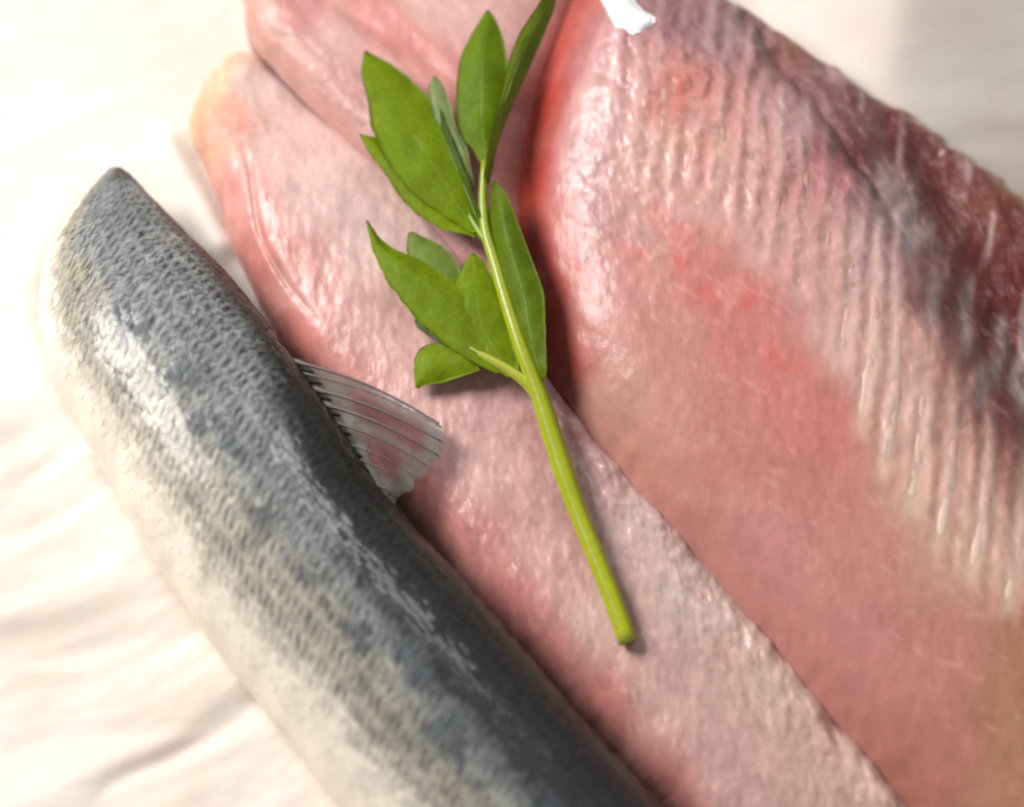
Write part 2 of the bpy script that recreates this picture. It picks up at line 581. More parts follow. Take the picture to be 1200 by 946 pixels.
def h_mid(x, y, dl, dr, a, b):
    z = -12 + (12 + 78 * (0.5 + 0.5 * dome(dl, 60))) * (0.4 + 0.6 * dome(dr, 130)) * dome(b, 80)
    fade = dome(dl, 40) * dome(b, 60)
    z += fade * (6 * grain(x, y, 26, 2, math.radians(42), 3.0) + 2.5 * grain(x, y, 8, 4, math.radians(42), 2.5))
    # shallow groove of the blood line
    t = (y - 0) - 0.66 * (x - 385)
    z -= 7 * np.exp(-(t / 15) ** 2) * sstep(560, 500, x)
    return z


def c_mid(x, y, dl, dr, a, z):
    c = swatch(x, y, T_MID, 22)
    f = grain(x, y, 10, 5, math.radians(40), 2.5)
    c = c * (1 + 0.28 * f)[..., None]
    return c


mid = thing('fish_fillet', 500, 200, 'smooth pink fillet tail wedged between the two larger fillets under the parsley leaves', 'fish fillet')
fillet('flesh', [((262, -90), (690, -90)), ((283, -20), (672, -20)), ((286, 22), (650, 40)), ((318, 68), (632, 100)), ((386, 136), (620, 170)),
                 ((456, 208), (618, 240)), ((526, 294), (628, 320)), ((590, 385), (645, 400)), ((640, 440), (664, 455))],
       230, 110, h_mid, c_mid, 70, M_MID, mid, 1.2, 4)

# --- right fillet
T_RIGHT = [(655, -20, (180, 90, 80)), (645, 40, (188, 86, 76)), (625, 110, (200, 62, 46)), (612, 200, (186, 58, 42)), (618, 300, (170, 46, 30)),  # tones include lighting; the groove flank mixes blood red with its shade
           (636, 380, (160, 56, 42)), (650, 430, (158, 80, 68)), (690, 60, (204, 150, 150)), (700, 140, (214, 172, 166)), (680, 200, (206, 160, 158)),
           (672, 280, (200, 142, 136)), (685, 380, (198, 138, 128)), (710, 470, (194, 136, 122)), (740, 110, (214, 156, 150)), (790, 130, (212, 118, 106)),
           (760, 200, (220, 170, 158)), (820, 170, (214, 150, 140)), (860, 210, (218, 160, 150)), (830, 260, (218, 162, 152)), (780, 280, (212, 156, 146)),
           (740, 330, (208, 142, 134)), (820, 330, (212, 124, 118)), (870, 390, (210, 124, 116)), (925, 470, (208, 122, 114)), (960, 510, (206, 118, 110)),
           (780, 400, (204, 136, 124)), (760, 500, (200, 136, 120)), (850, 520, (200, 126, 116)), (950, 580, (200, 124, 114)), (900, 650, (200, 130, 122)),
           (1000, 660, (202, 132, 120)), (1000, 760, (198, 126, 117)), (1100, 780, (198, 127, 114)), (1100, 880, (186, 116, 100)), (1190, 880, (182, 122, 90)),
           (1200, 800, (186, 122, 92)), (900, 760, (200, 130, 121)), (820, 610, (200, 131, 120)), (1000, 420, (218, 168, 156)), (1050, 480, (216, 172, 156)),
           (1100, 580, (212, 166, 146)), (1150, 640, (208, 162, 142)), (1180, 560, (186, 126, 108)), (940, 330, (212, 150, 142)), (900, 300, (214, 158, 148)),
           (900, 40, (160, 122, 120)), (850, 40, (176, 140, 142)), (800, 30, (172, 122, 126)), (940, 150, (214, 168, 164)), (970, 230, (198, 124, 122)),
           (1003, 205, (104, 42, 44)), (985, 175, (130, 72, 74)), (1030, 225, (170, 140, 140)), (1060, 275, (184, 158, 156)), (1040, 320, (196, 150, 146)),
           (1090, 330, (176, 134, 132)), (1010, 150, (146, 96, 90)), (960, 105, (164, 106, 102)), (930, 60, (176, 120, 100)), (1010, 110, (134, 80, 68)),
           (1060, 190, (120, 62, 54)), (1110, 240, (126, 68, 58)), (1150, 250, (136, 82, 66)), (1150, 300, (114, 48, 40)), (1190, 330, (104, 30, 16)),
           (1160, 390, (106, 40, 26)), (1195, 460, (118, 58, 46)), (1100, 455, (184, 124, 108)), (1100, 370, (116, 56, 48)), (1185, 555, (150, 92, 76)), (1130, 425, (118, 58, 46)), (1165, 470, (112, 50, 40)), (1200, 510, (120, 64, 52)), (1075, 320, (140, 92, 90)), (1120, 350, (112, 50, 42)),
           (1080, 420, (200, 146, 134)), (1110, 470, (186, 132, 116)), (1250, 380, (110, 44, 30)), (1250, 600, (170, 120, 100)), (1350, 500, (130, 70, 56))]


# rib bones half sunk in the belly wall
LOW = [(742, 175), (772, 195), (803, 232), (835, 262), (866, 300), (897, 332), (930, 372), (953, 412), (978, 446), (1003, 522), (1031, 572), (1059, 620), (1094, 657), (1131, 692), (1171, 732), (1212, 772)]
UPP = [(742, 92), (772, 86), (806, 96), (840, 110), (874, 132), (906, 152), (936, 186), (966, 226), (992, 268), (1022, 296), (1048, 350), (1078, 424), (1112, 480), (1150, 520), (1192, 556), (1232, 590)]
STREAK = [((1136, 322), (1127, 428)), ((1178, 366), (1164, 456)), ((1094, 342), (1082, 400)), ((1206, 400), (1194, 490)), ((1152, 430), (1140, 492)), ((1062, 262), (1056, 320))]


def belt(x, y):
    """0 in the smooth loin, 1 in the ribbed belly wall"""
    lo = np.interp(x, [640, 700, 760, 830, 880, 930, 978, 1032, 1094, 1171, 1260], [190, 205, 230, 270, 310, 370, 440, 570, 655, 730, 820])
    return sstep(40, -60, y - lo)


def flank(x, y):
    """distance past the line where the belly wall folds over, right/up positive"""
    ln = np.interp(x, [640, 800, 880, 940, 1000, 1060, 1120, 1200, 1300], [-60, 10, 62, 130, 205, 300, 420, 560, 700])
    return (ln - y) + 26 * (fbm(x / 38, y / 38, 6, 3) - 0.5)


def h_right(x, y, dl, dr, a, b):
    z = -12 + (12 + 112 * dome(dl, 125)) * dome(b, 100)
    w = dl + dr
    z += 26 * np.exp(-((dl / w - 0.5) / 0.28) ** 2)
    fl = flank(x, y)
    z -= 78 * sstep(-90, 200, fl)
    z = -12 + (z + 12) * dome(dr, 30) ** 1.2
    fade = dome(dl, 40) * dome(dr, 24)
    bl = belt(x, y) * sstep(60, 110, dl) * sstep(70, -10, fl)
    # muscle bands beside the ribs
    ph = (x + 0.10 * y + 26 * (fbm(x / 70, y / 150, 7, 3) - 0.5)) / 25.0
    z += bl * fade * (0.25 + 0.8 * vnoise(x / 50, y / 50, 2)) * np.sin(2 * math.pi * ph)
    z += fade * (0.35 + 0.55 * bl) * (2.6 * grain(x, y, 8, 4, math.radians(88), 1.6) + 3.0 * grain(x, y, 20, 2, math.radians(70), 1.5))
    up = sstep(420, 200, y) * sstep(40, 90, dl)
    z += fade * up * 4.5 * grain(x, y, 13, 12, 0.4, 1.2)
    z += fade * 3.0 * grain(x, y, 34, 3, math.radians(50), 2.5)
    z += 14 * (fbm(x / 42 + 9, y / 42, 11, 2) - 0.5) * sstep(70, 15, dl) * dome(dl, 12)
    # fold line between belly wall and flap, and the loose rag of the flap
    z -= 7 * np.exp(-((fl - 8) / 14) ** 2) * sstep(830, 880, x) * sstep(1100, 1010, x)
    z += sstep(10, 70, fl) * fade * (12 * grain(x, y, 26, 9, math.radians(45), 2.2) + 6 * grain(x, y, 9, 5, math.radians(60), 2))
    return z


def c_right(x, y, dl, dr, a, z):
    c = swatch(x, y, T_RIGHT, 20)
    fl = flank(x, y)
    bl = belt(x, y) * sstep(60, 110, dl) * sstep(90, 0, fl)
    ph = (x + 0.10 * y + 26 * (fbm(x / 70, y / 150, 7, 3) - 0.5)) / 25.0
    s = np.sin(2 * math.pi * ph)
    c = c * (1 + bl * (0.06 + 0.24 * vnoise(x / 45, y / 60, 3)) * s)[..., None]
    red = bl * np.clip(-s, 0, 1) * 0.30 * vnoise(x / 40, y / 60, 5)
    c = c + red[..., None] * (lin((196, 92, 84)) - c)
    f = grain(x, y, 8, 5, math.radians(86), 2.2)
    k = grain(x, y, 24, 9, math.radians(70), 1.6)
    c = c * (1 + (0.12 + 0.30 * np.maximum(bl, sstep(440, 260, y))) * f + 0.16 * k)[..., None]
    # blood flecks along the line where ribs end
    bd = np.exp(-((y - np.interp(x, [700, 760, 830, 880, 930, 978], [270, 290, 330, 385, 450, 530])) / 45) ** 2) * sstep(960, 900, x) * sstep(700, 760, x)
    bd = bd * np.clip((fbm(x / 22, y / 26, 10, 3) - 0.47) * 6, 0, 1)
    c = c + bd[..., None] * (lin((205, 90, 84)) - c) * 0.45
    # pale connective flecks
    wv = np.clip((fbm(x / 26 + y / 40, y / 11 - x / 16, 14, 3) - 0.66) * 8, 0, 1) * sstep(80, 120, dl)
    c = c + wv[..., None] * (lin((226, 180, 168)) - c) * 0.22
    silver = np.zeros(x.shape)
    # pale stripes over the rib bones
    for k, (u_, l_) in enumerate(zip(UPP, LOW)):
        q = float(sstep(5.0, 10.0, np.array(float(k))))
        t_ = (y - u_[1]) / (l_[1] - u_[1])
        xr = u_[0] + (l_[0] - u_[0]) * t_ + 6 * np.sin(np.clip(t_, 0, 1) * math.pi)
        wv = np.exp(-((x - xr) / (9.0 + 2.5 * q)) ** 2) * sstep(-0.5, 0.5, t_) * sstep(1.08, 0.94, t_) * (0.25 + 0.5 * q)
        c = c + wv[..., None] * (lin((222, 188, 172)) * 0.9 - c)
    # silvery membrane left over the dark flap
    for u_, l_ in STREAK:
        t_ = (y - u_[1]) / (l_[1] - u_[1])
        xr = u_[0] + (l_[0] - u_[0]) * t_ + 8 * (fbm(y / 40, y * 0 + u_[0], 4, 2) - 0.5)
        sv = np.exp(-((x - xr) / 8.5) ** 2) * sstep(-0.25, 0.35, t_) * sstep(1.2, 0.7, t_)
        silver = silver + sv
    # dark streaks in the flap
    st = sstep(30, 110, fl) * np.clip((fbm(x / 14 + y / 120, y / 80, 6, 3) - 0.47) * 6, 0, 1)
    c = c + st[..., None] * (lin((112, 44, 34)) - c) * 0.55
    st2 = sstep(30, 110, fl) * np.clip((fbm(x / 17 + y / 160 + 40, y / 90, 8, 2) - 0.58) * 5, 0, 1)
    c = c + st2[..., None] * (lin((196, 170, 166)) - c) * 0.6
    fk = sstep(92, 40, dl + 26 * (fbm(x / 40, y / 40, 2, 3) - 0.5)) * sstep(470, 400, y) * sstep(-60, 60, y)
    c = c + fk[..., None] * (lin((184, 62, 44)) * 0.9 - c) * 0.58
    sv = np.clip(silver, 0, 1) * (0.55 + 0.5 * fbm(x / 9, y / 22, 3, 2))
    c = c + np.clip(sv, 0, 1)[..., None] * (lin((188, 170, 172)) - c) * 0.8
    # tan fat along the cut edge
    ed = sstep(26, 4, dr)
    c = c + ed[..., None] * (lin((206, 160, 120)) - c) * 0.65
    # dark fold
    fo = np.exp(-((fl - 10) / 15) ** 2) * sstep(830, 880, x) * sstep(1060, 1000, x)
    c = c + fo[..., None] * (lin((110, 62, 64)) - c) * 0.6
    return c


right = thing('fish_fillet', 900, 500, 'broad thick red fillet with rib bones and dark ragged belly edge', 'fish fillet')
Z_EDGE = 42
RIGHT_PAIRS = [((690, -150), (750, -165)), ((660, -20), (800, -38)), ((622, 95), (876, 12)), ((600, 215), (970, 62)), ((610, 330), (1088, 132)),
               ((640, 440), (1200, 216)), ((705, 532), (1296, 306)), ((800, 637), (1370, 450)), ((930, 788), (1440, 640)), ((1060, 940), (1500, 840)),
               ((1160, 1065), (1560, 1020))]
fillet('flesh', RIGHT_PAIRS, 470, 330, h_right, c_right, 95, M_RIGHT, right, 8.0, 2, Z_EDGE)


def z_right(x, y):
    """height of the right fillet at a plan point (nearest of the loft)"""
    P = catmull([(*a, *b) for a, b in RIGHT_PAIRS], 300)
    L, R = P[:, :2], P[:, 2:]
    along = np.concatenate([[0], np.cumsum(np.linalg.norm(np.diff((L + R) / 2, axis=0), axis=1))])
    s = np.linspace(0, 1, 200)
    gx = L[:, None, 0] * (1 - s) + R[:, None, 0] * s
    gy = L[:, None, 1] * (1 - s) + R[:, None, 1] * s
    i, j = np.unravel_index(np.argmin((gx - x) ** 2 + (gy - y) ** 2), gx.shape)
    w = np.linalg.norm(R[i] - L[i])
    A = np.array
    zr_ = 95 + (Z_EDGE - 95) * float(sstep(0.5, 1.0, A(s[j])))
    return zr_, float(h_right(A(x * 1.0), A(y * 1.0), A(s[j] * w), A((1 - s[j]) * w), A(along[i]), A(along[-1] - along[i])))


def rib(u, l, rad, col0, col1, sink):
    n = 14
    t = np.linspace(0, 1, n)
    bow = 6 * np.sin(t * math.pi)
    px = u[0] + (l[0] - u[0]) * t + bow + random.uniform(-1, 1)
    py = u[1] + (l[1] - u[1]) * t
    zq = np.array([z_right(a, b2) for a, b2 in zip(px, py)])
    zr_, zz = zq[:, 0], zq[:, 1]
    zz = np.convolve(np.pad(zz, 2, mode='edge'), np.ones(5) / 5, 'valid')
    rr = rad * (0.55 + 0.45 * np.sin(np.clip(t * 1.15, 0, 1) * math.pi * 0.5)) * np.where(t > 0.93, 0.7, 1)
    wx, wy = plan(px, py, zr_)
    path = np.stack([wx, wy, (zz + rr * (-0.975 + 0.065 * t) - sink - 3.0 * sstep(0.86, 1.0, t) - 3.0 * sstep(0.2, 0.0, t)) * S], 1)
    V, F = tube(path, rr * S, 10)
    c = np.repeat(lin(col0)[None] * (1 - t[:, None]) + lin(col1)[None] * t[:, None], 10, axis=0)
    c = np.vstack([c, c[:1], c[-1:]])
    o = make('rib_bone', V, F, M_RIB, None, c)
    adopt(o, right)


for k, (u, l) in enumerate(zip(UPP, LOW)):
    q = sstep(6.0, 10.0, np.array(float(k)))
    end = (212 + 10 * q, 158 + 36 * q, 148 + 28 * q)
    rib(u, l, 12 + 3.0 * q + random.uniform(-1, 1), (204, 146, 138), end, 0.6 - 0.6 * q)

# white glossy strip at the top of the fillet
def sheet(name, pairs, n, m_, zfun, colfun, zref, mat, parent, thick=2.0):
    P = catmull([(*a, *b) for a, b in pairs], n)
    s = np.linspace(0, 1, m_)
    px = P[:, None, 0] * (1 - s) + P[:, None, 2] * s
    py = P[:, None, 1] * (1 - s) + P[:, None, 3] * s
    t = np.linspace(0, 1, n)[:, None] * np.ones((1, m_))
    wob = 2.2 * (fbm(px / 9, py / 9, 5, 2) - 0.5) * (2 * np.abs(s - 0.5)) ** 3
    px = px + wob; py = py - wob
    ss = np.ones((n, 1)) * s[None]
    z = zfun(px, py, t, ss)
    c = colfun(px, py, t, ss) if colfun else None
    wx, wy = plan(px, py, zref)
    top = np.stack([wx.ravel(), wy.ravel(), z.ravel() * S], 1)
    edge = np.minimum(ss, 1 - ss) * 2
    bot = top - np.array([0, 0, 1]) * (thick * S * (0.35 + 0.65 * np.clip(edge * 2, 0, 1))).ravel()[:, None]
    F = grid_faces(n, m_, flip=True) + grid_faces(n, m_, off=n * m_)
    o2 = n * m_
    for i in range(n - 1):
        F.append((i * m_, i * m_ + o2, (i + 1) * m_ + o2, (i + 1) * m_)[::-1])
        F.append((i * m_ + m_ - 1, (i + 1) * m_ + m_ - 1, (i + 1) * m_ + m_ - 1 + o2, i * m_ + m_ - 1 + o2)[::-1])
    for j in range(m_ - 1):
        F.append((j, j + 1, j + 1 + o2, j + o2)[::-1])
        e = (n - 1) * m_
        F.append((e + j, e + j + o2, e + j + 1 + o2, e + j + 1)[::-1])
    V = np.vstack([top, bot])
    C = None if c is None else np.vstack([c.reshape(-1, 3)] * 2)
    o = make(name, V, F, mat, None, C)
    if parent: adopt(o, parent)
    return o


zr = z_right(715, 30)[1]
scrap = sheet('white_strip', [((676, -30), (716, -34)), ((688, -4), (728, -8)), ((700, 14), (738, 12)), ((712, 34), (750, 28)), ((722, 52), (766, 41)), ((737, 60), (752, 56))], 30, 12,
              lambda x, y, t, s: zr + 9 + 10 * np.sin(np.pi * s) ** 0.6 * (1 - 0.5 * t) + 3 * grain(x, y, 14, 3), None, 95, M_WHITE, right, 8)
scrap['label'] = 'white glossy strip'

# ------------------------------------------------------------------ the whole fish
fish = thing('whole_fish', 300, 620, 'headless whole herring with scaly blue grey back and cream belly', 'fish')
CROSS = [((142, 190), (124, 191)), ((150, 198), (108, 210)), ((172, 222), (78, 250)), ((208, 258), (46, 318)), ((270, 326), (54, 425)), ((345, 424), (118, 548)),
         ((400, 505), (176, 650)), ((455, 588), (240, 745)), ((560, 702), (340, 872)), ((665, 826), (440, 1000)), ((775, 952), (545, 1135)), ((900, 1100), (660, 1290))]
NF, MF = 260, 96
PF = catmull([(*a, *b2) for a, b2 in CROSS], NF)
fR, fL = PF[:, :2], PF[:, 2:]
fC = (fR + fL) / 2
fW = np.linalg.norm(fR - fL, axis=1) / 2
fH = np.minimum(fW * 0.72, 96)
fZ = -8 + 96 * 0.72 + np.maximum(fH - 96 * 0.72, 0)
f_along = np.concatenate([[0], np.cumsum(np.linalg.norm(np.diff(fC, axis=0), axis=1))])
FLEN = f_along[-1]


def fish_point(i, phi):
    """world metres on the skin; i = fractional ring index, phi = 0 at the back, 90 deg up, 180 at the belly"""
    i = np.clip(np.asarray(i, float), 0, NF - 1.001)
    k = np.arange(NF)
    cx = np.interp(i, k, fC[:, 0]); cy = np.interp(i, k, fC[:, 1])
    rx = np.interp(i, k, fR[:, 0]); ry = np.interp(i, k, fR[:, 1])
    hh = np.interp(i, k, fH); zz = np.interp(i, k, fZ)
    co, si = np.cos(phi), np.sin(phi)
    e = 1.0
    u = np.sign(co) * np.abs(co) ** e
    v = np.sign(si) * np.abs(si) ** e
    px = cx + (rx - cx) * u; py = cy + (ry - cy) * u
    wx, wy = plan(px, py, 80)
    return np.stack([wx, wy, (zz + hh * v) * S], -1)


def fish_colour(al, phi):
    """al = distance from the cut end in plan units"""
    deg = np.degrees(phi)
    t = al
    wob = 13 * (fbm(t / 45, deg / 22, 3, 4) - 0.5)
    dk = np.interp(t, [0, 120, 300, 450, 600, 800, 1100], [24, 31, 42, 62, 76, 82, 84]) + wob      # end of the dark back
    bl = np.interp(t, [0, 120, 300, 450, 700, 1100], [122, 110, 99, 94, 93, 95]) + wob            # end of the sheen band, sky reflection painted into the skin colour
    ol = np.interp(t, [0, 100, 300, 500, 800, 1100], [142, 137, 132, 129, 126, 124]) + wob * 0.6        # end of the olive grey flank
    dark = lin((27, 30, 33)); blue = lin((120, 123, 122)); olive = lin((134, 129, 113)); cream = lin((228, 217, 200))
    c = np.ones(deg.shape + (3,)) * dark
    a = sstep(-12, 12, deg - dk)[..., None]; c = c * (1 - a) + blue * a
    a = sstep(-12, 12, deg - bl)[..., None]; c = c * (1 - a) + olive * a
    a = sstep(-14, 14, deg - ol)[..., None]; c = c * (1 - a) + cream * a
    # dark blotches between sheen and flank
    sp = np.clip((fbm(t / 34, deg / 16, 9, 2) - 0.5) * 6, 0, 1) * np.exp(-((deg - bl) / 16) ** 2) * sstep(60, 160, t)
    c = c + sp[..., None] * (lin((48, 56, 66)) - c) * 0.8
    c = c * (0.84 + 0.36 * fbm(t / 22, deg / 20, 12, 2))[..., None]
    tip = sstep(34, 8, t) * sstep(100, 60, deg)
    c = c + tip[..., None] * (lin((70, 62, 50)) - c)
    return c


I, PH = np.meshgrid(np.arange(NF), np.linspace(0, 2 * math.pi, MF, endpoint=False), indexing='ij')
P3 = fish_point(I, PH)
AL = np.interp(I, np.arange(NF), f_along)
phc = np.where(PH > 1.5 * math.pi, PH - 2 * math.pi, PH)
CF = fish_colour(AL, np.where(phc < 0, -phc * 0.3, phc))
V = P3.reshape(-1, 3)
F = []
for i in range(NF - 1):
    for j in range(MF):
        j2 = (j + 1) % MF
        F.append((i * MF + j, i * MF + j2, (i + 1) * MF + j2, (i + 1) * MF + j))
F.append(tuple(range(MF))[::-1]); F.append(tuple(range((NF - 1) * MF, NF * MF)))
body = make('body', V, F, M_SKIN, None, CF.reshape(-1, 3), skin=skin_attr(AL, np.abs(phc)).reshape(-1, 3)); adopt(body, fish)

# scales: overlapping domed shells, free edge towards the tail
ROW, COLW = 9.6, 10.6
shells = []
row = 0
al = 16.0
while al < FLEN - 40:
    i = float(np.interp(al, f_along, np.arange(NF)))
    a_ = float(np.interp(i, np.arange(NF), fW)); b_ = float(np.interp(i, np.arange(NF), fH))
    circ = math.pi * (3 * (a_ + b_) - math.sqrt((3 * a_ + b_) * (a_ + 3 * b_)))
    dphi = 2 * math.pi * COLW / max(circ, 1)
    ph = math.radians(-66) + (0.5 * dphi if row % 2 else 0)
    while ph < math.radians(172):
        shells.append((i + random.uniform(-.5, .5), al, ph + random.uniform(-.2, .2) * dphi, a_, b_))
        ph += dphi
    al += ROW; row += 1


def fW_at(i):
    return float(np.interp(i, np.arange(NF), fW))


def shell(i, al, ph):
    c0 = fish_point(i, ph)
    e = 0.4
    ta = fish_point(i + e, ph) - fish_point(i - e, ph); ta /= np.linalg.norm(ta)
    tb = fish_point(i, ph + 0.03) - fish_point(i, ph - 0.03); tb /= np.linalg.norm(tb)
    nn = np.cross(ta, tb); nn /= np.linalg.norm(nn)
    tb = np.cross(nn, ta)
    if np.dot(nn, c0 - np.array([*plan(np.interp(i, np.arange(NF), fC[:, 0]), np.interp(i, np.arange(NF), fC[:, 1]), 80), np.interp(i, np.arange(NF), fZ) * S])) < 0:
        nn = -nn
    rl, rw = 9.2 * random.uniform(.92, 1.08), 7.4 * random.uniform(.9, 1.1)
    rot = random.uniform(-.10, .10)
    lift = random.uniform(0.08, 0.32)
    side = random.gauss(0, 0.3)
    tint = random.uniform(0.85, 1.18)
    edge = random.uniform(0.1, 0.55)
    angs = np.linspace(-math.pi, math.pi, 12, endpoint=False) + rot
    uu = np.concatenate([[0.0], np.cos(angs), np.cos(angs) * 0.60])
    ww = np.concatenate([[0.0], np.sin(angs), np.sin(angs) * 0.60])
    hh = 0.35 + lift * uu - 0.42 * ww * ww + side * ww
    vs = list(c0 + ta * (uu * rl * S)[:, None] + tb * (ww * rw * S)[:, None] + nn * (hh * S)[:, None])
    arc = max(2 * fW_at(i) * 0.9, 30)
    phv = np.clip(ph + ww * rw / arc * 2.0 + math.radians(random.gauss(0, 2.0)), 0, 2.7)
    alv = al + uu * rl
    col = fish_colour(alv, phv)
    belly = sstep(112, 140, np.degrees(phv))
    # short pigment streaks across the body axis
    dg = np.degrees(phv)
    sh = alv - 0.008 * dg * dg
    stv = 0.65 * vnoise(sh / 4.8, dg / 11.0, 2) + 0.35 * vnoise(sh / 9.0 + 31, dg / 16.0, 6)
    streak = np.clip(1 + 0.5 * (stv - 0.5), 0.15, 2.2)
    col = col * ((streak * tint) * (1 - belly) + belly * (0.9 + 0.1 * streak))[:, None]
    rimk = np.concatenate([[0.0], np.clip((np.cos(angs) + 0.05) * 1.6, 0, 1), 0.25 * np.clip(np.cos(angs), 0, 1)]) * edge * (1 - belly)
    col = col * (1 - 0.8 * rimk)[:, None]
    cs = list(col)
    fs = []
    for k in range(12):
        k2 = (k + 1) % 12
        fs.append((0, 13 + k, 13 + k2)); fs.append((13 + k, 1 + k, 1 + k2, 13 + k2))
    return vs, cs, fs, nn, skin_attr(al + uu * rl, np.abs(ph + ww * rw / arc * 2.0))


built = []
for (i, al, ph, a_, b_) in shells:
    vs, cs, fs, nn, sk = shell(i, al, ph)
    if belly_skip := (math.degrees(ph) > 142 + 10 * random.random()):
        continue
    if random.random() < 0.07: continue
    x0 = vs[0]
    view = CAM - x0; view /= np.linalg.norm(view)
    built.append((float(np.dot(nn, view)), x0, vs, cs, fs, sk))
# the 300 that face the camera most squarely inside the frame stay single parts
def in_frame(p):
    d = p - CAM
    fwd = np.array([0, _s, -_c]); upv = np.array([0, _c, _s])
    z = d @ fwd
    return abs(d[0] / z) < 0.5 * FRAME_W / DIST and abs((d @ upv) / z) < 0.5 * FRAME_W / DIST * 946 / 1200
order = sorted(range(len(built)), key=lambda k: -(built[k][0] + (1 if in_frame(built[k][1]) else 0)))
single = set(order[:300])
MV, MC, MFc, MS = [], [], [], []
for k, (fc, x0, vs, cs, fs, sk) in enumerate(built):
    if k in single:
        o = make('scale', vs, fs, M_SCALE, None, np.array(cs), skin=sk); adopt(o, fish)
    else:
        off = len(MV)
        MV += vs; MC += cs; MS += list(sk); MFc += [tuple(q + off for q in f) for f in fs]
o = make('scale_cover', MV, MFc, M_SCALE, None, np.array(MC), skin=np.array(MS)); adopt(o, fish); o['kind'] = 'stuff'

# dorsal fin laid over the pale fillet
NB = 9
def fin_base(u): return np.array([344 + 108 * u, 426 + 172 * u - 8 * math.sin(math.pi * u)])
def fin_tip(u):
    P = catmull([(512, 496), (524, 512), (514, 538), (496, 560), (476, 580), (457, 602)], 60)
    q = u * 59
    return np.array([np.interp(q, np.arange(60), P[:, 0]), np.interp(q, np.arange(60), P[:, 1])])
def fin_pt(u, v):
    a, b2 = fin_base(u), fin_tip(u)
    b2 = b2 + 16 * (float(fbm(np.array(u * 14), np.array(2.2), 6, 2)) - 0.6) * np.array([0.75, 0.55])
    p = a + (b2 - a) * v
    bow = 7 * (1 - u) * math.sin(math.pi * v)       # leading edge bows forward
    p = p + np.array([0.35, -0.94]) * bow
    z = 104 - 10 * v + 6 * math.sin(math.pi * v) + 5 * float(fbm(np.array(u * 6), np.array(v * 2), 3, 2)) * v
    return p[0], p[1], z
nu, nv = 60, 26
verts, cols = [], []
for iu in range(nu):
    for iv in range(nv):
        u, v = iu / (nu - 1), iv / (nv - 1)
        x, y, z = fin_pt(u, v)
        wx, wy = plan(x, y, 90)
        verts.append((float(wx), float(wy), z * S))
        k = float(fbm(np.array(u * 5), np.array(v * 2.5), 4, 3))
        c = lin((120, 108, 102)) * (0.3 + 1.2 * k)
        win = max(math.exp(-((u - 0.24 - 0.1 * v) / 0.13) ** 4) * float(sstep(.2, .35, np.array(v)) * sstep(.92, .8, np.array(v))),
                  math.exp(-((u - 0.62) / 0.15) ** 4) * float(sstep(.16, .3, np.array(v)) * sstep(.8, .66, np.array(v))))
        c = lin((122, 117, 112)) * (0.5 + 0.8 * k) * (1 - win) + lin((112, 72, 72)) * (0.6 + 0.7 * k) * win
        if iv < 3: c = lin((70, 68, 62))
        cols.append(c)
fin = make('dorsal_fin', verts, grid_faces(nu, nv), M_FIN, None, np.array(cols)); adopt(fin, fish)
fin['label'] = 'grey translucent dorsal fin spread over the pale fillet'
for k in range(NB):
    u = 0.02 + 0.96 * k / (NB - 1) + (random.uniform(-.03, .03) if 0 < k < NB - 1 else 0)
    t = np.linspace(-0.03, 0.985 if k else 1.0, 18)
    pts = []
    for v in t:
        x, y, z = fin_pt(u, float(v))
        wx, wy = plan(x, y, 90)
        pts.append((float(wx), float(wy), (z + 1.2) * S))
    rad = (0.5 + 0.7 * (1 - t)) * S
    rad = rad + 2.3 * S * np.exp(-((t - 0.0) / 0.045) ** 2)
    rad = rad * random.uniform(0.6, 1.5)
    if k in (0, NB - 1): rad = rad * 1.7
    Vv, Ff = tube(pts, rad, 8)
    cc = np.repeat((lin((122, 114, 110)) * 1.0)[None] * (1 - 0.3 * t[:, None]), 8, axis=0)
    cc = np.vstack([cc, cc[:1], cc[-1:]])
    r_ = make('fin_ray', Vv, Ff, M_RIB, None, cc)
    r_.parent = fin
    # dark tuft of skin between neighbouring ray roots
    if k < NB - 1:
        um = u + 0.48 / (NB - 1)
        pts = []
        tt = np.linspace(-0.26, 0.09, 8)
        for v in tt:
            x, y, z = fin_pt(um, float(v)); wx, wy = plan(x, y, 90)
            pts.append((float(wx), float(wy), (z + 1.0) * S))
        Vv, Ff = tube(pts, (1.0 + 3.0 * np.sin(np.linspace(0.15, 1, 8) * math.pi)) * S, 8)
        tuf = make('fin_root', Vv, Ff, M_SKIN, None, np.tile(lin((40, 38, 34)), (len(Vv), 1)))
        tuf.parent = fin

# ------------------------------------------------------------------ parsley sprig
pars = thing('parsley_sprig', 640, 500, 'fresh green parsley sprig lying across the fillets', 'parsley')


